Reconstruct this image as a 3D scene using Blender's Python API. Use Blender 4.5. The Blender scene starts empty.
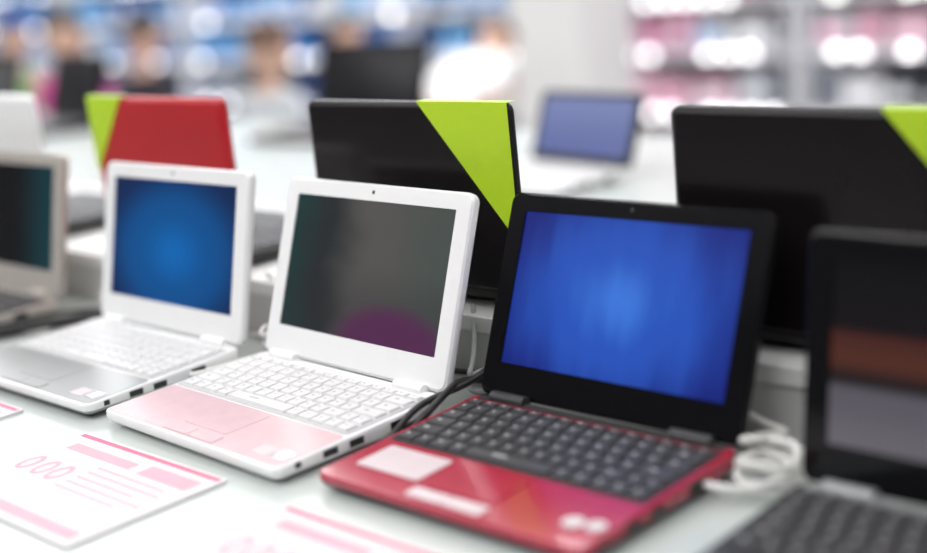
import bpy, math, random
import numpy as np
from mathutils import Vector, Matrix
random.seed(7)
SC=bpy.context.scene
COL=SC.collection
SC.view_settings.view_transform='Standard'
try: SC.view_settings.look='None'
except Exception: pass
TZ=0.85
TH=-.775
U=Vector((math.cos(TH),math.sin(TH),0)); V=Vector((-math.sin(TH),math.cos(TH),0)); O=Vector((-.127,.970,TZ))
def P(s,t,z=0): return O+U*s+V*t+Vector((0,0,z))
# ---------------------------------------------------------------- materials
def mat(name,col,rough=.5,metal=0,coat=0,spec=.5,emis=None,es=0,noise=0,nscale=40,bump=0):
    m=bpy.data.materials.new(name); m.use_nodes=True; nt=m.node_tree; b=nt.nodes['Principled BSDF']
    b.inputs['Base Color'].default_value=(*col,1); b.inputs['Roughness'].default_value=rough
    b.inputs['Metallic'].default_value=metal; b.inputs['Coat Weight'].default_value=coat; b.inputs['Coat Roughness'].default_value=.06
    b.inputs['Specular IOR Level'].default_value=spec
    if emis: b.inputs['Emission Color'].default_value=(*emis,1); b.inputs['Emission Strength'].default_value=es
    if noise or bump:
        tc=nt.nodes.new('ShaderNodeTexCoord'); n=nt.nodes.new('ShaderNodeTexNoise'); n.inputs['Scale'].default_value=nscale
        n.inputs['Detail'].default_value=4
        nt.links.new(tc.outputs['Object'],n.inputs['Vector'])
        if noise:
            r=nt.nodes.new('ShaderNodeMapRange'); r.inputs['To Min'].default_value=1-noise; r.inputs['To Max'].default_value=1+noise
            nt.links.new(n.outputs['Fac'],r.inputs['Value'])
            mx=nt.nodes.new('ShaderNodeVectorMath'); mx.operation='SCALE'; mx.inputs[0].default_value=col
            nt.links.new(r.outputs['Result'],mx.inputs['Scale']); nt.links.new(mx.outputs['Vector'],b.inputs['Base Color'])
        if bump:
            bp=nt.nodes.new('ShaderNodeBump'); bp.inputs['Strength'].default_value=bump; bp.inputs['Distance'].default_value=.001
            nt.links.new(n.outputs['Fac'],bp.inputs['Height']); nt.links.new(bp.outputs['Normal'],b.inputs['Normal'])
    return m
def screen_mat(name,kind):
    m=mat(name,(.006,.006,.008),.12,spec=.25); nt=m.node_tree; b=nt.nodes['Principled BSDF']; N=nt.nodes.new; L=nt.links.new
    uv=N('ShaderNodeUVMap'); sep=N('ShaderNodeSeparateXYZ'); L(uv.outputs['UV'],sep.inputs[0])
    def math_(op,a,bv=None,clamp=False):
        n=N('ShaderNodeMath'); n.operation=op; n.use_clamp=clamp
        for i,v in enumerate((a,bv)):
            if v is None: continue
            if isinstance(v,(int,float)): n.inputs[i].default_value=v
            else: L(v,n.inputs[i])
        return n.outputs[0]
    def ramp(fac,stops):
        r=N('ShaderNodeValToRGB'); r.color_ramp.interpolation='EASE'; L(fac,r.inputs[0]); e=r.color_ramp.elements
        while len(e)<len(stops): e.new(.5)
        for k,(p,c) in enumerate(stops): e[k].position=p; e[k].color=(*c,1)
        return r.outputs[0]
    def blob(cx,cy,rx,ry):
        dx=math_('DIVIDE',math_('SUBTRACT',sep.outputs[0],cx),rx); dy=math_('DIVIDE',math_('SUBTRACT',sep.outputs[1],cy),ry)
        return math_('SQRT',math_('ADD',math_('MULTIPLY',dx,dx),math_('MULTIPLY',dy,dy)))
    def mix(f,a,c):
        n=N('ShaderNodeMix'); n.data_type='RGBA'
        L(f,n.inputs['Factor'])
        for k,v in (('A',a),('B',c)):
            i=[s for s in n.inputs if s.name==k and s.type=='RGBA'][0]
            if isinstance(v,tuple): i.default_value=(*v,1)
            else: L(v,i)
        return [s for s in n.outputs if s.type=='RGBA'][0]
    if kind=='blue':
        wave=N('ShaderNodeTexNoise'); mp=N('ShaderNodeMapping'); mp.inputs['Scale'].default_value=(5,.6,1); L(uv.outputs['UV'],mp.inputs[0]); L(mp.outputs[0],wave.inputs['Vector']); wave.inputs['Scale'].default_value=1.6
        d=blob(.5,.5,.60,.80); d=math_('ADD',d,math_('MULTIPLY',math_('SUBTRACT',wave.outputs['Fac'],.5),.5))
        c=ramp(d,[(0,(.045,.18,.68)),(.42,(.02,.085,.48)),(1,(.006,.015,.19))])
    elif kind=='teal':
        d=blob(.52,.42,.62,.70); c=ramp(d,[(0,(.0,.125,.44)),(.5,(.0,.075,.27)),(1,(.002,.018,.08))])
    elif kind=='grey':  # switched-off screen: grey, greenish and magenta reflections painted as emission
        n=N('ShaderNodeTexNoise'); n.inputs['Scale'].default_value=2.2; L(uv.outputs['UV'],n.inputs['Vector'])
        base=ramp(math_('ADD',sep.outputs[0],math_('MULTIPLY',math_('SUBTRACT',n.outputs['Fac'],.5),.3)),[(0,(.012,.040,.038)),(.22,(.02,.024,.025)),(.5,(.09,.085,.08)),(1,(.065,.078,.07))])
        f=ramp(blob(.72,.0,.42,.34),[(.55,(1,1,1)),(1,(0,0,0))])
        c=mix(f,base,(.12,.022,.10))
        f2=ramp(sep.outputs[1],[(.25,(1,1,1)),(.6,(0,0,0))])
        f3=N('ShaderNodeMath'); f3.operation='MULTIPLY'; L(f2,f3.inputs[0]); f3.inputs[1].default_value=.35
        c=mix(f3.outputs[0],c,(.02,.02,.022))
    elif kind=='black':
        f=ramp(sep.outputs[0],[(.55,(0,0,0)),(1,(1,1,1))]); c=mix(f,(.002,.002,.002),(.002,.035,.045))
    elif kind=='off':
        c=ramp(sep.outputs[1],[(0,(.004,.004,.005)),(1,(.006,.006,.007))])
    elif kind=='reflection_bands':  # reflections in a dark glossy screen, painted as glowing bands
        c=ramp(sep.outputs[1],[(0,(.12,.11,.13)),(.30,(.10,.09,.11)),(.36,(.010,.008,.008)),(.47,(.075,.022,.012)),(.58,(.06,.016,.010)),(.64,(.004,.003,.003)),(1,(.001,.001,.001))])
    elif kind=='light':
        c=ramp(sep.outputs[1],[(0,(.12,.15,.36)),(1,(.2,.24,.46))])
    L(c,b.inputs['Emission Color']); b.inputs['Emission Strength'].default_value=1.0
    return m
WHITE=mat('white_plastic',(.88,.88,.88),.28,coat=.2,noise=.02)
WHITEKEY=mat('white_keys',(.76,.75,.75),.4,noise=.02)
TRAYW=mat('white_tray',(.52,.51,.52),.5,noise=.02)
PINK=mat('pale_pink_palmrest',(.68,.475,.50),.34,coat=.05,spec=.3,noise=.10,nscale=60)
SILVER=mat('silver_palmrest',(.36,.37,.37),.3,metal=.2,noise=.05)
GREYLID=mat('champagne_bezel',(.50,.46,.42),.35,metal=.2,noise=.03)
RED=mat('red_gloss',(.42,.018,.05),.20,coat=.5,noise=.06)
REDLID=mat('red_lid',(.48,.005,.012),.35,coat=.1,noise=.05)
BLACK=mat('black_gloss',(.005,.005,.006),.10,spec=.22,noise=.1)
BLACKLID=mat('black_lid',(.008,.006,.007),.22,spec=.25,noise=.1)
BLKM=mat('black_matte',(.02,.02,.021),.5,noise=.1)
KEYB=mat('dark_keys',(.060,.058,.062),.38,noise=.08)
KEYL=mat('key_legend',(.45,.45,.45),.5,noise=.02)
DGREY=mat('dark_grey_trim',(.04,.04,.042),.3,spec=.3,noise=.05)
CHROME=mat('chrome',(.7,.7,.72),.2,metal=1,noise=.02)
LABEL=mat('sticker_label',(.66,.56,.58),.35,noise=.06,nscale=90)
PAPER=mat('paper_card',(.69,.665,.675),.6,spec=.3,noise=.02)
PINKINK=mat('pink_ink',(.66,.16,.27),.6,spec=.3,noise=.1)
PINKSOFT=mat('pale_pink_ink',(.67,.39,.46),.6,spec=.3,noise=.06)
GREEN=mat('lime_green_tag',(.50,.74,.02),.4,coat=.1,noise=.05)
TABLE=mat('white_laminate',(.56,.60,.58),.26,coat=.08,noise=.03,nscale=5)
RISER=mat('riser_laminate',(.88,.88,.87),.35,noise=.03,nscale=8)
RISERF=mat('riser_front',(.66,.66,.65),.4,noise=.05,nscale=12)
COLM=mat('column_paint',(.66,.66,.66),.6,noise=.03,nscale=4)
CABW=mat('white_cable',(.74,.73,.71),.4,noise=.03)
CABB=mat('black_cable',(.012,.012,.012),.4,noise=.05)
CABG=mat('grey_cable',(.42,.42,.43),.4,noise=.05)
# ---------------------------------------------------------------- mesh helper
class MB:
    def __init__(s): s.v=[];s.f=[];s.m=[];s.uv={}
    def add(s,vs,fs,mi=0):
        o=len(s.v); s.v+=[tuple(x) for x in vs]; s.f+=[[o+i for i in f] for f in fs]; s.m+=[mi]*len(fs)
    def loft(s,loops,mi=0,cap=True,capmi=None,mis=None):
        n=len(loops[0]); vs=[p for l in loops for p in l]; fs=[]; ms=[]
        for k in range(len(loops)-1):
            for i in range(n):
                j=(i+1)%n; fs.append([k*n+i,k*n+j,(k+1)*n+j,(k+1)*n+i]); ms.append(mis[k] if mis else mi)
        s.add(vs,fs,mi)
        if mis: s.m[-len(ms):]=ms
        if cap:
            s.add(loops[0],[list(range(n))[::-1]],mis[0] if mis else mi); s.add(loops[-1],[list(range(n))],mi if capmi is None else capmi)
    def box(s,x0,x1,y0,y1,z0,z1,mi=0,zf=None,tp=0):
        zf=zf or (lambda y:0)
        b=[(x0,y0),(x1,y0),(x1,y1),(x0,y1)]; t=[(x0+tp,y0+tp),(x1-tp,y0+tp),(x1-tp,y1-tp),(x0+tp,y1-tp)]
        vs=[(x,y,z0+zf(y)) for x,y in b]+[(x,y,z1+zf(y)) for x,y in t]
        s.add(vs,[[3,2,1,0],[4,5,6,7],[0,1,5,4],[1,2,6,5],[2,3,7,6],[3,0,4,7]],mi)
    def cyl(s,a,b,r,n=14,mi=0,r2=None):
        a=Vector(a);b=Vector(b);d=(b-a).normalized();q=d.orthogonal().normalized();w=d.cross(q);r2=r if r2 is None else r2
        s.loft([[a+(q*math.cos(6.2832*i/n)+w*math.sin(6.2832*i/n))*r for i in range(n)],[b+(q*math.cos(6.2832*i/n)+w*math.sin(6.2832*i/n))*r2 for i in range(n)]],mi)
    def obj(s,name,mats,parent=None,smooth=False,bevel=0):
        me=bpy.data.meshes.new(name); me.from_pydata(s.v,[],s.f)
        for m in mats: me.materials.append(m)
        me.polygons.foreach_set('material_index',s.m)
        me.update()
        o=bpy.data.objects.new(name,me); COL.objects.link(o)
        if parent: o.parent=parent
        if smooth:
            for p in me.polygons: p.use_smooth=True
            try:
                me.set_sharp_from_angle(angle=math.radians(40))
            except Exception: pass
        if bevel:
            b=o.modifiers.new('bevel','BEVEL'); b.width=bevel; b.segments=2; b.limit_method='ANGLE'
        return o
def rr(x0,x1,y0,y1,r,n=5):
    pts=[]
    for cx,cy,a0 in ((x1-r,y0+r,-90),(x1-r,y1-r,0),(x0+r,y1-r,90),(x0+r,y0+r,180)):
        for i in range(n+1):
            a=math.radians(a0+90*i/n); pts.append((cx+r*math.cos(a),cy+r*math.sin(a)))
    return pts
def empty(name,loc,yaw=0):
    e=bpy.data.objects.new(name,None); e.empty_display_size=.05; COL.objects.link(e); e.location=loc; e.rotation_euler=(0,0,yaw); return e
# ---------------------------------------------------------------- laptop
def laptop(name,loc,yaw,W,D,H,tilt,base,top,keys,tray,bezel,shell,disp,palm=None,kby=.40,kbx=.02,ports=True,tagside=None,extras=None,hingebar=None,kgap=.0022,rimz=.016,rearz=.022,chin=.030,side=.019,topb=.016,legend=True,under=None,tagsize=(.113,.128)):
    E=empty(name,loc,yaw)
    zf=lambda y: rimz+(rearz-rimz)*max(0,min(1,y/D))
    b=MB(); R=.009
    def lp(ins,fn,r): return [(x,y,fn(y)) for x,y in rr(ins,W-ins,ins,D-ins,max(r-ins,.002))]
    b.loft([lp(.010,lambda y:.003,R),lp(.002,lambda y:.006,R),lp(0,lambda y:.009,R),lp(0,lambda y:zf(y)-.0015,R),lp(.0006,lambda y:zf(y)-.0004,R),lp(.002,lambda y:zf(y),R)],mis=[1,1,0,0,0])
    b.obj('base_shell',[base,under or base],E,smooth=True)
    f=MB()
    for x in (.03,W-.03):
        for y in (.025,D-.025): f.cyl((x,y,0),(x,y,.0035),.007)
    f.obj('rubber_feet',[BLKM],E)
    # top deck parts
    ky0=D*kby; ky1=D*.93
    if palm:
        d=MB(); d.loft([[(x,y,zf(y)-.0002) for x,y in rr(.003,W-.003,.003,ky0-.002,.006)],[(x,y,zf(y)+.0005) for x,y in rr(.0035,W-.0035,.0035,ky0-.0025,.006)]])
        d.obj('palm_rest',[palm],E,smooth=True)
    t=MB(); t.loft([[(x,y,zf(y)-.0003) for x,y in rr(W*kbx,W*(1-kbx),ky0,ky1,.004)],[(x,y,zf(y)+.0004) for x,y in rr(W*kbx,W*(1-kbx),ky0,ky1,.004)]])
    t.obj('keyboard_tray',[tray],E)
    k=MB(); x0=W*kbx+.003; x1=W*(1-kbx)-.003; yy0=ky0+.002; yy1=ky1-.002
    rows=[[1.2,1,1.2,1,5.2,1,1.1,1,1,1],[1.9,1,1,1,1,1,1,1,1,1,1,1.5,1,1],[1.6,1,1,1,1,1,1,1,1,1,1,1,2],[1.3,1,1,1,1,1,1,1,1,1,1,1,1,1.4],[1,1,1,1,1,1,1,1,1,1,1,1,1,1.7],[1]*15]
    hs=[1,1,1,1,1,.65]; tot=sum(hs); y=yy0
    for rw,hh in zip(rows,hs):
        kh=(yy1-yy0)*hh/tot; x=x0; sw=sum(rw)
        for w in rw:
            kw=(x1-x0)*w/sw
            k.box(x+kgap/2,x+kw-kgap/2,y+kgap/2,y+kh-kgap/2,.0002,.0030,0,zf,tp=.0011)
            if legend: k.box(x+kw*.30,x+kw*.46,y+kh*.5,y+kh*.68,.0029,.00315,1,zf)
            x+=kw
        y+=kh
    k.obj('keys',[keys,KEYL if keys is not WHITEKEY else TRAYW],E)
    tp=MB(); tp.loft([[(x,y,zf(y)) for x,y in rr(W*.38,W*.62,ky0*.30,ky0*.92,.003)],[(x,y,zf(y)+.0008) for x,y in rr(W*.38,W*.62,ky0*.30,ky0*.92,.003)]])
    tp.obj('touchpad',[palm or top],E)
    bb=MB()
    for a,c in ((.36,.498),(.502,.64)): bb.loft([[(x,y,zf(y)) for x,y in rr(W*a,W*c,ky0*.06,ky0*.24,.002)],[(x,y,zf(y)+.0012) for x,y in rr(W*a,W*c,ky0*.06,ky0*.24,.002)]])
    bb.obj('touchpad_buttons',[LABEL if keys is KEYB else (palm or top)],E)
    # ports on both sides
    if ports:
        q=MB()
        for sx,sg in ((W,1),(0,-1)):
            for py,pl,ph in ((.30,.015,.006),(.45,.015,.006),(.70,.017,.009),(.12,.006,.005)):
                yc=D*py; a=sx-sg*.001; c=sx+sg*.0003; zc=.0125
                q.box(min(a,c),max(a,c),yc-pl/2,yc+pl/2,zc-ph/2,zc+ph/2,0)
                q.box(min(a,c)-.00005,max(a,c)+.0001,yc-pl*.35,yc+pl*.35,zc-.0006,zc+.0006,1)
        q.obj('side_ports',[BLKM,DGREY],E)
    # hinge
    h=MB(); hy=D-.004; hz=rearz+.001
    for a,c in ((.08,.22),(.78,.92)): h.cyl((W*a,hy,hz),(W*c,hy,hz),.006,16)
    h.box(W*.03,W*.97,D*.945,D-.002,rearz-.001,rearz+.0008,1)
    h.obj('hinges',[hingebar or shell,hingebar or shell],E,smooth=True)
    # lid (local: x, up, normal toward user) 
    LD=bpy.data.objects.new('lid',None); LD.empty_display_size=.03; COL.objects.link(LD); LD.parent=E
    a=tilt
    LD.matrix_local=Matrix(((1,0,0,0),(0,math.sin(a),-math.cos(a),D),(0,math.cos(a),math.sin(a),rearz),(0,0,0,1)))
    T=.011
    s=MB()
    def ll(ins,z,r=.009): return [(x,y,z) for x,y in rr(ins,W-ins,ins*.5+.001,H-ins,max(r-ins,.001))]
    s.loft([ll(.006,-T),ll(.002,-T+.0015),ll(.0005,-T+.004),ll(0,-.002),ll(.0008,-.0008)])
    s.obj('lid_shell',[shell],LD,smooth=True)
    z=MB(); dx0,dx1,dy0,dy1=side,W-side,chin,H-topb
    n=5
    out=[(x,y) for x,y in rr(.0015,W-.0015,.003,H-.0015,.008,n)]; inn=[(x,y) for x,y in rr(dx0,dx1,dy0,dy1,.001,n)]
    z.loft([[(x,y,-.0015) for x,y in out],[(x,y,.0000) for x,y in out],[(x+(W/2-x)*.006,y+(H/2-y)*.006,.0008) for x,y in out],[(x,y,.0008) for x,y in inn],[(x,y,-.0012) for x,y in inn]],cap=False)
    z.obj('screen_bezel',[bezel],LD,smooth=True)
    me=bpy.data.meshes.new('display_panel'); me.from_pydata([(dx0-.001,dy0-.001,-.0006),(dx1+.001,dy0-.001,-.0006),(dx1+.001,dy1+.001,-.0006),(dx0-.001,dy1+.001,-.0006)],[],[[0,1,2,3]])
    me.uv_layers.new(name='UVMap')
    for i,c in enumerate(((0,0),(1,0),(1,1),(0,1))): me.uv_layers[0].data[i].uv=c
    me.materials.append(disp); o=bpy.data.objects.new('display_panel',me); COL.objects.link(o); o.parent=LD
    w=MB(); w.cyl((W/2,H-topb*.5,.0006),(W/2,H-topb*.5,.0012),.0018,12,0)
    w.obj('webcam',[DGREY],LD)
    lg=MB(); lg.loft([[(x,y,-T-.0001) for x,y in rr(W*.42,W*.58,H*.48,H*.56,.004)],[(x,y,-T-.0006) for x,y in rr(W*.42,W*.58,H*.48,H*.56,.004)]])
    lg.obj('lid_emblem',[CHROME if shell not in (BLACKLID,REDLID) else shell],LD)
    if tagside:
        g=MB(); ex,ey=tagsize
        if tagside=='x0': A=(-.001,H+.0008); B=(ex,H+.0008); C=(-.001,H-ey)
        else: A=(W+.001,H+.0008); B=(W-ex,H+.0008); C=(W+.001,H-ey)
        g.loft([[(p[0],p[1],-T-.0007) for p in (A,B,C)],[(p[0],p[1],-T-.0012) for p in (A,B,C)]],0)
        g.box(min(A[0],B[0]),max(A[0],B[0]),H+.0003,H+.0008,-T-.0010,-.001,0)
        g.obj('corner_tag',[GREEN],LD)
    if extras: extras(E,W,D,zf,ky0)
    return E
def red_extras(E,W,D,zf,ky0):
    a=MB(); a.loft([[(x,y,zf(y)+.0001) for x,y in rr(.018,.085,.026,.066,.003)],[(x,y,zf(y)+.0007) for x,y in rr(.018,.085,.026,.066,.003)]])
    a.obj('spec_label',[LABEL],E)
    c=MB()
    for x,y,r in ((W-.030,.030,.008),(W-.013,.033,.0075)): c.cyl((x,y,zf(y)),(x,y,zf(y)+.0009),r,20)
    c.obj('round_stickers',[PAPER],E)
def lab_extras(E,W,D,zf,ky0):
    c=MB(); c.box(W-.05,W-.03,.012,.028,.0004,.0009,0,zf); c.box(W-.027,W-.010,.014,.028,.0004,.0009,1,zf)
    c.obj('maker_stickers',[LABEL,CHROME],E)
SB=screen_mat('screen_blue','blue');ST=screen_mat('screen_teal','teal');SG=screen_mat('screen_grey_reflection','grey');SK=screen_mat('screen_black','black');SBN=screen_mat('screen_reflection_bands','reflection_bands');SL=screen_mat('screen_light','light');SO=screen_mat('screen_off','off')
def xy(x,y): return Vector((x,y,TZ))
laptop('red_netbook',xy(-.1269,.9704),-.7731,.2591,.1874,.1765,.3754,RED,RED,KEYB,BLKM,BLACK,BLACK,SB,extras=red_extras,hingebar=DGREY,palm=None,under=BLKM)
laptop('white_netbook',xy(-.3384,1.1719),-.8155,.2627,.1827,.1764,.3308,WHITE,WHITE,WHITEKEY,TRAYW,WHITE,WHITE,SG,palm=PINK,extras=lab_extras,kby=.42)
laptop('white_netbook',xy(-.5443,1.3707),-.7759,.2625,.1802,.1782,.2182,WHITE,WHITE,WHITEKEY,TRAYW,WHITE,WHITE,ST,palm=SILVER,extras=lab_extras,kby=.42,under=SILVER)
laptop('silver_netbook',P(-.975,.022),TH,.26,.18,.176,.20,GREYLID,SILVER,KEYB,BLKM,GREYLID,GREYLID,SK,palm=GREYLID)
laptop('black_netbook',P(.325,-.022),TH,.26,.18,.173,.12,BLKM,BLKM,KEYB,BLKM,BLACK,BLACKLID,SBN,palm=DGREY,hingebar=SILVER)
# back row, facing the other side of the table
RZ=.062
def back(name,sl,W,shell,tag,tilt=.02,H=.178,t=.300,**k):
    s=sl+W; D=.205
    return laptop(name,P(s,t+D,RZ),TH+math.pi,W,D,H,tilt,BLKM,BLKM,KEYB,BLKM,BLACK,shell,SO,tagside=tag,rimz=.014,rearz=.018,legend=False,**k)
back('black_laptop',.142,.295,BLACKLID,'x0')
back('black_laptop',-.307,.277,BLACKLID,'x0')
back('red_laptop',-.722,.270,REDLID,'xW',tagsize=(.075,.095))
back('white_laptop',-1.15,.285,WHITE,None)
back('black_laptop',-1.60,.285,BLACKLID,'x0')
back('black_laptop',.60,.285,BLACKLID,'x0')
# ---------------------------------------------------------------- tables
def table(name,s0,s1,t0,t1,risers=()):
    E=empty(name,P((s0+s1)/2,(t0+t1)/2,-TZ),TH); hs=(s1-s0)/2; ht=(t1-t0)/2
    m=MB(); m.loft([[(x,y,z) for x,y in rr(-hs+i,hs-i,-ht+i,ht-i,.02)] for i,z in ((.003,TZ-.04),(0,TZ-.037),(0,TZ-.003),(.003,TZ))])
    m.obj('table_top',[TABLE],E,smooth=True)
    b=MB(); b.box(-hs+.08,hs-.08,-ht+.08,ht-.08,.08,TZ-.04); b.box(-hs+.12,hs-.12,-ht+.12,ht-.12,0,.08,1)
    n=int((s1-s0)/.8)
    for i in range(n):
        x=-hs+.1+(2*hs-.2)*i/n
        for sg in (-1,1):
            y=sg*(ht-.08); b.box(x+.02,x+(2*hs-.2)/n-.02,min(y,y+sg*.015),max(y,y+sg*.015),.12,TZ-.08,0)
    b.obj('table_cabinet',[RISER,DGREY],E,bevel=.003)
    return E
table('display_table',-3.4,1.3,-.30,.80)
table('display_table',-4.2,.6,.81,1.62)
def riser(s0,s1,t0,t1,h):
    lip=.016
    m=MB(); m.box(0,s1-s0,0,t1-t0,h-lip,h,0); m.box(.004,s1-s0-.004,.004,t1-t0-.004,0,h-lip,1)
    n=int((s1-s0)/.45)
    for i in range(1,n): x=i*.45; m.box(x-.006,x+.006,.001,.004,.002,h-lip,0)
    o=m.obj('display_riser',[RISER,RISERF],bevel=.0015); o.location=P(s0,t0); o.rotation_euler=(0,0,TH)
riser(-3.2,1.2,.265,.58,RZ)
# table two laptops
laptop('white_laptop',P(-.83,1.03),TH-.15,.25,.17,.125,.35,WHITE,WHITE,WHITEKEY,TRAYW,DGREY,DGREY,SL,palm=WHITE,side=.012,chin=.014,topb=.010)
def dark(s,t,yaw=0,col=BLACKLID,**k):
    laptop('black_laptop' if col is BLACKLID else 'white_laptop',P(s,t),TH+yaw,.34,.23,.19,.3,BLKM,BLKM,KEYB,BLKM,BLACK,col,SO,legend=False,ports=False,**k)
dark(-1.76,1.30,.1); dark(-2.9,1.2,-.1); dark(-3.5,1.25)
# ---------------------------------------------------------------- price cards
def card(s0,t0,w=.21,d=.145,rot=0):
    E=empty('price_card',P(s0,t0),TH+rot)
    m=MB(); m.loft([[(x,y,0) for x,y in rr(0,w,0,d,.004)],[(x,y,.003) for x,y in rr(0,w,0,d,.004)]]); m.obj('acrylic_sheet',[PAPER],E)
    k=MB(); z0,z1=.003,.0033
    k.box(.004,w-.004,d-.008,d-.003,z0,z1,0); k.box(.02,w*.55,d-.032,d-.020,z0,z1,1)
    for i in range(5): k.box(.09,w-.012-random.uniform(0,.04),d-.045-i*.010,d-.0425-i*.010,z0,z1,1)
    k.box(.01,w-.01,.008,.020,z0,z1,1); k.box(w*.62,w-.012,d-.034,d-.016,z0,z1,1)
    # printed digit shapes: ring-like loops
    for cx in (.024,.048,.070):
        oc=[(cx+.009*math.cos(a*.5236),d-.068+.015*math.sin(a*.5236),z1) for a in range(12)]
        ic=[(cx+.005*math.cos(a*.5236),d-.068+.010*math.sin(a*.5236),z1) for a in range(12)]
        k.loft([oc,ic],1,cap=False)
    k.obj('printed_bars',[PINKINK,PINKSOFT],E)
card(-.285,-.172); card(-.612,-.168); card(.008,-.178); card(-.93,-.165)
# ---------------------------------------------------------------- cables
def cable(name,pts,r,m,plug=None):
    c=bpy.data.curves.new(name,'CURVE'); c.dimensions='3D'; c.bevel_depth=r; c.bevel_resolution=3; c.resolution_u=8
    s=c.splines.new('NURBS'); s.points.add(len(pts)-1)
    for i,p in enumerate(pts):
        if p[2]<.045 and p[1]>.252: p=(p[0],.252,p[2])
        elif p[2]>=.045 and p[1]>.26: p=(p[0],p[1],RZ+r+.0005)
        s.points[i].co=(*P(*p),1)
    s.use_endpoint_u=True; s.order_u=4; c.materials.append(m)
    o=bpy.data.objects.new(name,c); COL.objects.link(o)
    return o
def coil(cs,ct,R,n,z0,dz,ph=0):
    return [(cs+R*(1+.12*math.sin(i*1.3))*math.cos(ph+i*.7),ct+R*.8*(1+.1*math.cos(i*.9))*math.sin(ph+i*.7),z0+dz*i/n+.003*math.sin(i*1.7)) for i in range(n)]
cable('power_cable',[(.262,.14,.012),(.275,.13,.015)]+coil(.291,.175,.025,24,.006,.030)+[(.29,.22,.03),(.25,.24,.02),(.20,.245,.04),(.19,.272,.051),(.15,.283,.051)],.0031,CABW)
cable('power_cable',[(.31,.22,.004),(.24,.24,.005),(.12,.255,.005),(-.05,.26,.005),(-.2,.25,.005),(-.4,.26,.005)],.0025,CABW)
cable('power_cable',[(-.0235,.1135,.0125),(-.008,.113,.0125),(-.002,.12,.02),(-.006,.16,.035),(-.02,.19,.03),(-.03,.22,.02),(-.02,.25,.01),(.03,.25,.04),(.02,.272,.05),(.0,.283,.05)],.0034,CABB)
cable('power_cable',[(-.03,.20,.004),(-.012,.22,.01),(.01,.24,.02),(-.04,.25,.015),(-.09,.25,.01),(-.18,.25,.004)],.0028,CABB)
cable('power_cable',[(-.022,.06,.004),(-.012,.09,.006),(-.012,.11,.024),(-.012,.14,.03),(-.006,.19,.03),(-.014,.23,.04),(.0,.25,.044),(.01,.275,.052),(.03,.283,.05)],.003,CABB)
cable('network_cable',[(-.025,.19,.006)]+coil(-.02,.225,.022,16,.006,.022)+[(-.06,.25,.03),(-.08,.272,.049),(-.09,.283,.049)],.0024,CABG)
cable('power_cable',[(-.315,.11,.012),(-.303,.115,.013),(-.31,.18,.012)]+coil(-.31,.225,.028,18,.006,.03,1)+[(-.35,.25,.03),(-.37,.273,.05),(-.4,.283,.05)],.003,CABW)
cable('power_cable',[(-.73,-.02,.006),(-.700,.03,.006),(-.690,.08,.012),(-.665,.13,.010),(-.64,.18,.012),(-.60,.23,.015),(-.56,.252,.015)],.005,CABB)
cable('power_cable',[(-.71,.04,.016),(-.695,.09,.012),(-.67,.15,.02),(-.675,.20,.012),(-.62,.252,.008)],.003,CABB)
cable('power_cable',[(-.60,.20,.008),(-.64,.22,.01),(-.68,.24,.012),(-.70,.25,.02),(-.66,.25,.04),(-.64,.275,.05),(-.63,.283,.05)],.003,CABW)
def plug(s,t,z,yaw,m,L=.035):
    b=MB(); b.loft([[(x,y,-.005) for x,y in rr(0,L,-.006,.006,.003)],[(x,y,-.003) for x,y in rr(-.001,L+.001,-.007,.007,.003)],[(x,y,.003) for x,y in rr(-.001,L+.001,-.007,.007,.003)],[(x,y,.005) for x,y in rr(0,L,-.006,.006,.003)]])
    b.cyl((L,0,0),(L+.016,0,0),.0042,12,0,.0028); b.cyl((-.012,0,0),(0,0,0),.0035,12,1)
    o=b.obj('cable_plug',[m,CHROME],smooth=True); o.location=P(s,t,z); o.rotation_euler=(0,0,TH+yaw)
plug(-.700,.10,.006,1.1,CABB); plug(-.672,.16,.006,1.0,CABB,.045); plug(.272,.205,.006,1.3,CABW,.025)
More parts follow.
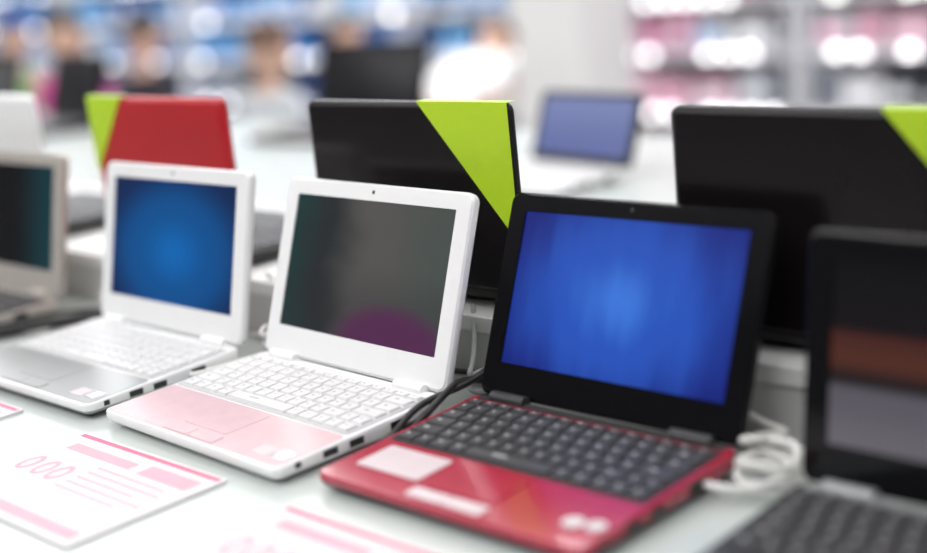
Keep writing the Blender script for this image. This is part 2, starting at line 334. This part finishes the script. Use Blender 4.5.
# ---------------------------------------------------------------- store shelving
cols={'blue':(.02,.15,.52),'blue2':(.04,.28,.66),'navy':(.02,.06,.22),'sky':(.24,.50,.78),'w':(.82,.83,.86),'grey':(.36,.39,.45),'dk':(.04,.05,.07),'mag':(.75,.04,.38),'pink':(.83,.30,.50),'rose':(.84,.56,.66),'tan':(.50,.36,.28),'red':(.6,.05,.08)}
MC={k:mat('pack_'+k,c,.4,noise=.08,nscale=6) for k,c in cols.items()}
GLINT=mat('highlight_glow',(.9,.9,.9),.5,emis=(1,.97,.98),es=4.3,noise=.01)  # added glow standing in for specular highlights on the shelves
SHM=mat('shelf_metal',(.64,.65,.69),.4,noise=.03); SHB=mat('shelf_back_panel',(.16,.26,.46),.6,noise=.05); SHB2=mat('shelf_back_panel_warm',(.78,.58,.66),.6,noise=.05)
def shelving(s0,t0,L,pal,pallow,backm,glints=.06,name='shelving_unit',Hh=2.0):
    E=empty(name,P(s0,t0,-TZ),TH); D=.45
    m=MB(); m.box(0,L,D-.03,D,0,Hh,1)
    for x in (0,L-.03): m.box(x,x+.03,0,D,0,Hh,0)
    zs=[.12,.42,.70,.95,1.22,1.50,1.78]
    for z in zs:
        m.box(.03,L-.03,0,D-.03,z-.025,z,0); m.box(.03,L-.03,-.012,0,z-.04,z+.005,0)
    m.obj('shelf_frame',[SHM,backm],E)
    k=MB(); keys=list(cols); 
    for a,z in enumerate(zs):
        x=.05; pp=pallow if z<.6 else pal
        while x<L-.25:
            w=random.uniform(.09,.22); h=random.uniform(.12,.20); c=random.choice(pp)
            k.box(x,x+w,.02+random.uniform(0,.05),.30,z,z+h,keys.index(c),tp=.003)
            k.box(x+w*.15,x+w*.85,.012,.02,z+h*.3,z+h*.6,keys.index(random.choice(pp)))
            x+=w+random.uniform(.01,.05)
    k.obj('boxed_merchandise',[MC[c] for c in keys],E)
    g=MB()  # small glowing tabs added along shelf edges for out-of-focus highlights
    for z in zs:
        for i in range(int(L/.11)):
            if random.random()<glints*3: g.box(.05+i*.11,.05+i*.11+.05,-.02,-.0125,z-.035,z+.0,0)
    if g.v: g.obj('glowing_highlights',[GLINT],E)
BL=['blue','blue2','blue','sky','w','blue','grey','blue2','navy','w','sky']
BLL=['dk','navy','grey','tan','dk','blue','navy','w']
PK=['w','w','rose','rose','pink','mag','w','pink','sky','blue2','rose','w','rose']
PKL=['w','w','rose','grey','pink','dk','w','rose','rose']
s=-13.0
while s<3.0:
    blue=s<-4.6
    shelving(s,4.75,1.5,BL if blue else PK,BLL if blue else PKL,SHB if blue else SHB2,glints=.05 if blue else .16)
    s+=1.53
# store column
c=MB(); c.loft([[(x,y,z) for x,y in rr(-.2,.2,-.2,.2,.03)] for z in (0,3.2)]); c.loft([[(x,y,z) for x,y in rr(-.22,.22,-.22,.22,.03)] for z in (0,.12)],1)
o=c.obj('column',[COLM,DGREY],smooth=True); pc=P(-3.08,4.15,-TZ); o.location=pc; o.rotation_euler=(0,0,TH)
# ---------------------------------------------------------------- people
SKIN=mat('skin',(.62,.40,.30),.5,noise=.05); HAIRB=mat('brown_hair',(.10,.05,.03),.6,noise=.3); HAIRK=mat('dark_hair',(.02,.015,.015),.6,noise=.3); EYE=mat('eye',(.02,.02,.02),.2,noise=.02); LIP=mat('lips',(.5,.18,.17),.5,noise=.02)
def person(name,loc,yaw,Ht,shirt,pants,hair,bend=0,armf=.3,childish=False,long_hair=False):
    E=empty(name,loc,yaw)
    sk={}; ed=[]
    k=Ht
    def add(n,p,r,par=None): 
        sk[n]=(Vector(p)*k,r*k); 
        if par: ed.append((par,n))
    add('pelvis',(0,0,.53),.082); add('waist',(0,0,.61),.072,'pelvis'); add('chest',(0,-.005,.71),.085,'waist'); add('ubreast',(0,0,.775),.07,'chest'); add('neck',(0,0,.825),.034,'ubreast'); add('neck2',(0,-.008,.87),.032,'neck')
    for sg,n in ((-1,'L'),(1,'R')):
        add('sh'+n,(sg*.10,0,.79),.042,'ubreast'); add('el'+n,(sg*.125,.01-.0*armf,.63),.029,'sh'+n)
        f=armf; wx,wy,wz=sg*.11,-.14*math.sin(f*1.5),.63-.14*math.cos(f*1.5)
        add('wr'+n,(wx,wy,wz),.018,'el'+n); d=Vector((0,-math.sin(f*1.5),-math.cos(f*1.5))); q=Vector((wx,wy,wz)); up=Vector((0,-d.z,d.y))
        pm=q+d*.035; add('pa'+n,pm,.017,'wr'+n)
        for fi,(off,ln) in enumerate(((-.016,.036),(-.0055,.042),(.0055,.039),(.016,.030))):
            a=pm+d*.022+Vector((off,0,0)); add('f%d%s'%(fi,n),a,.0062,'pa'+n); b=a+d*ln*.5+up*(-.004); add('g%d%s'%(fi,n),b,.0055,'f%d%s'%(fi,n)); c2=b+d*ln*.45+up*(-.010); add('h%d%s'%(fi,n),c2,.0045,'g%d%s'%(fi,n))
        a=pm+Vector((-sg*.020,0,0))-d*.002; add('t0'+n,a,.0075,'pa'+n); add('t1'+n,a+d*.020+Vector((-sg*.010,0,0)),.006,'t0'+n)
        add('hp'+n,(sg*.05,0,.49),.062,'pelvis'); add('kn'+n,(sg*.058,-.005,.285),.042,'hp'+n); add('an'+n,(sg*.06,.01,.045),.024,'kn'+n); add('to'+n,(sg*.065,-.085,.022),.022,'an'+n)
    upper={n for n in sk if n[:2] not in('hp','kn','an','to','pe')}
    piv=Vector((0,0,.53*k)); Rm=Matrix.Rotation(bend,3,'X')
    if bend:
        for n in upper: p,r=sk[n]; sk[n]=(piv+Rm@(p-piv),r)
    names=list(sk); me=bpy.data.meshes.new('b'); me.from_pydata([sk[n][0] for n in names],[(names.index(a),names.index(b)) for a,b in ed],[])
    ob=bpy.data.objects.new('tmp',me); COL.objects.link(ob); md=ob.modifiers.new('s','SKIN'); md.use_smooth_shade=True
    for i,n in enumerate(names):
        r=sk[n][1]; d=me.skin_vertices[0].data[i]; d.radius=(r*1.0,r*.78) if n in('pelvis','waist','chest','ubreast') else (r,r); d.use_root=(n=='pelvis')
    su=ob.modifiers.new('u','SUBSURF'); su.levels=1; su.render_levels=1
    dg=bpy.context.evaluated_depsgraph_get(); bm=bpy.data.meshes.new_from_object(ob.evaluated_get(dg)); bpy.data.objects.remove(ob)
    bm.materials.clear()
    for m in (SKIN,shirt,pants,BLKM): bm.materials.append(m)
    segs=[(sk[a][0],sk[b][0],b) for a,b in ed]
    def cls(n):
        if n[:2] in('wa','ch','ub','sh','el'): return 1
        if n[:2] in('hp','kn','an'): return 2
        if n[:2]=='to': return 3
        return 0
    for pl in bm.polygons:
        c=pl.center; best=9;bn=None
        for a,b,n in segs:
            ab=b-a; t=max(0,min(1,(c-a).dot(ab)/ab.length_squared)); dd=(a+ab*t-c).length
            if dd<best: best=dd;bn=n
        pl.material_index=cls(bn); pl.use_smooth=True
    bo=bpy.data.objects.new('body',bm); COL.objects.link(bo); bo.parent=E
    # head
    hr=(.072 if not childish else .085)*k
    hm=MB(); n1,n2=16,20; H0=sk['neck2'][0]; 
    loops=[]
    for i in range(1,n1):
        ph=math.pi*i/n1; zz=-math.cos(ph); rr_=math.sin(ph); loop=[]
        for j in range(n2):
            th=2*math.pi*j/n2; x=rr_*math.cos(th)*.80; y=rr_*math.sin(th)*.95
            if zz<-.2: x*=1+.35*(zz+.2); y*=1+.2*(zz+.2)
            if y<0 and abs(x)<.16 and -.35<zz<.05: y-=.16*(1-abs(x)/.16)*(1-abs(zz+.22)/.3)
            if y<0 and .02<zz<.22 and .15<abs(x)<.5: y+=.05
            loop.append((x,y,zz*1.15))
        loops.append(loop)
    hm.loft(loops)
    for x in (-.28,.28):
        a=Vector((x,-.80,.08)); hm.cyl(a,a+Vector((0,-.09,0)),.075,10,2); hm.cyl(Vector((x*2.75,.02,.16)),Vector((x*3.1,.06,-.16)),.10,8,0)
    hm.box(-.2,.2,-.87,-.78,-.56,-.48,3,tp=.01)
    # hair cap
    hl=[]
    for i in range(0,9):
        ph=math.pi*(.5+.5*i/8) if not long_hair else math.pi*(.30+.70*i/8)
        zz=-math.cos(ph); r2=math.sin(ph); lo=[]
        for j in range(n2):
            th=2*math.pi*j/n2; x=r2*math.cos(th)*.86; y=r2*math.sin(th)*1.02; z3=zz*1.22
            if y<-.1 and z3<.55: y*=.5 ; z3=max(z3,.45+.1*i/8)
            lo.append((x,y+.03,z3+.03))
        hl.append(lo)
    hm.loft(hl,1)
    ho=hm.obj('head',[SKIN,hair,EYE,LIP],E,smooth=True); ho.scale=(hr,hr,hr)
    ho.rotation_euler=(bend*.8+.15,0,0); upv=Rm@Vector((0,-.01,1)) if bend else Vector((0,-.06,1)); ho.location=H0+upv*hr*.85
    return E
def cloth(n,c): return mat(n,c,.8,noise=.08,nscale=8)
CW=cloth('white_shirt',(.86,.86,.87)); CP=cloth('pink_shirt',(.80,.08,.40)); CG=cloth('green_shirt',(.22,.36,.16)); CD=cloth('dark_jacket',(.03,.03,.04)); CJ=cloth('jeans',(.05,.07,.15)); CL=cloth('light_shirt',(.58,.62,.66)); CN=cloth('beige_trousers',(.45,.38,.3))
def at(x,y): return Vector((x,y,0))
person('adult_customer',at(-.02,5.2),math.pi-.6,1.20,CW,CD,HAIRB,bend=1.05,armf=.9)
person('child_customer',at(-.58,4.5),2.4,1.04,CL,CN,HAIRB,armf=.5,childish=True)
person('child_customer',at(-1.42,5.2),-.3,1.12,CP,CJ,HAIRK,armf=.6,childish=True,long_hair=True)
person('child_customer',at(-1.20,5.5),2.6,1.08,CD,CJ,HAIRK,armf=.4,childish=True)
person('child_customer',at(-2.05,6.6),.4,1.05,CG,CD,HAIRB,armf=.7,childish=True)
person('child_customer',at(-.42,5.9),.9,.98,CD,CD,HAIRK,armf=.7,childish=True)
# ---------------------------------------------------------------- room shell
FLOOR=mat('floor_tiles',(.60,.59,.58),.25,noise=.05,nscale=2)
nt=FLOOR.node_tree; bk=nt.nodes.new('ShaderNodeTexBrick'); bk.offset=0; bk.inputs['Scale'].default_value=1; bk.inputs['Brick Width'].default_value=.6; bk.inputs['Row Height'].default_value=.6; bk.inputs['Mortar Size'].default_value=.004
bk.inputs['Color1'].default_value=(.62,.61,.60,1); bk.inputs['Color2'].default_value=(.56,.555,.55,1); bk.inputs['Mortar'].default_value=(.3,.3,.3,1)
tc=nt.nodes.new('ShaderNodeTexCoord'); nt.links.new(tc.outputs['Object'],bk.inputs['Vector']); nt.links.new(bk.outputs['Color'],nt.nodes['Principled BSDF'].inputs['Base Color'])
WALL=mat('wall_paint',(.78,.78,.80),.7,noise=.02,nscale=3); WALLD=mat('wall_paint_dark',(.14,.14,.15),.7,noise=.02,nscale=3); CEIL=mat('ceiling_paint',(.85,.85,.85),.8,noise=.02,nscale=3)
def slab(name,s0,s1,t0,t1,z0,z1,m):
    b=MB(); b.box(0,s1-s0,0,t1-t0,z0,z1); o=b.obj(name,[m]); o.location=P(s0,t0,-TZ); o.rotation_euler=(0,0,TH); return o
slab('floor',-15,6,-5,6.5,-.1,0,FLOOR); slab('ceiling',-15,6,-5,6.5,3.4,3.5,CEIL)
slab('wall_back',-15,6,6.5,6.6,0,3.4,WALL); slab('wall_left',-15.1,-15,-5,6.5,0,3.4,WALL); slab('wall_right',6,6.1,-5,6.5,0,3.4,WALL)
slab('wall_front',-15,6,-5.1,-5,0,3.4,WALLD)
slab('baseboard_back',-15,6,6.47,6.5,0,.1,DGREY)
# ceiling light panels (real lamps)
PANEL=mat('light_panel',(.9,.9,.9),.5,emis=(1,.99,.98),es=3.4,noise=.01)
E=empty('ceiling_light',P(0,0,-TZ),TH)
pm=MB(); fm=MB()
for s in np.arange(-13,5.5,2.0):
    for t in (-3.2,-1.2,.8,2.8,4.6):
        pm.box(s-.6,s+.6,t-.3,t+.3,3.375,3.385)
        for a,b_,c_,d_ in ((s-.64,s+.64,t-.34,t-.3),(s-.64,s+.64,t+.3,t+.34),(s-.64,s-.6,t-.3,t+.3),(s+.6,s+.64,t-.3,t+.3)): fm.box(a,b_,c_,d_,3.37,3.4)
pm.obj('diffuser_panels',[PANEL],E); fm.obj('panel_frames',[SHM],E)
def area(name,s,t,z,sx,sy,e,col=(1,1,1)):
    l=bpy.data.lights.new(name,'AREA'); l.shape='RECTANGLE'; l.size=sx; l.size_y=sy; l.energy=e; l.color=col
    o=bpy.data.objects.new(name,l); COL.objects.link(o); o.location=P(s,t,z-TZ); o.rotation_euler=(0,0,TH); return o
area('ceiling_and_fill_area',-1,.5,3.3,4,3,32,(.98,.99,1)); area('ceiling_and_fill_area',-.5,-2.2,3.3,4,1.6,66,(.98,.99,1)); area('ceiling_and_fill_area',-3,3.4,3.3,5,2,125,(1,.98,.98)); area('ceiling_and_fill_area',-8,3.4,3.3,5,3,170,(.96,.98,1))  # second one is an added fill on the camera side, brightening the fronts
w=bpy.data.worlds.new('World'); SC.world=w; w.use_nodes=True; w.node_tree.nodes['Background'].inputs[0].default_value=(.93,.97,1,1); w.node_tree.nodes['Background'].inputs[1].default_value=.5
# ---------------------------------------------------------------- camera
f,h,p,r=1348.5,.3915,.2360,-.0896
fw=Vector((0,math.cos(p),-math.sin(p))); rt=Vector((1,0,0)); up=Vector((0,math.sin(p),math.cos(p)))
cr,sr=math.cos(r),math.sin(r); R_=rt*cr+up*sr; U_=up*cr-rt*sr; B_=-fw
cam=bpy.data.cameras.new('camera'); co=bpy.data.objects.new('camera',cam); COL.objects.link(co)
co.matrix_world=Matrix(((R_.x,U_.x,B_.x,0),(R_.y,U_.y,B_.y,0),(R_.z,U_.z,B_.z,TZ+h),(0,0,0,1)))
cam.sensor_width=36; cam.lens=f*36/927; cam.clip_start=.02
cam.dof.use_dof=True; cam.dof.focus_distance=1.20; cam.dof.aperture_fstop=1.5; cam.dof.aperture_blades=0
SC.camera=co
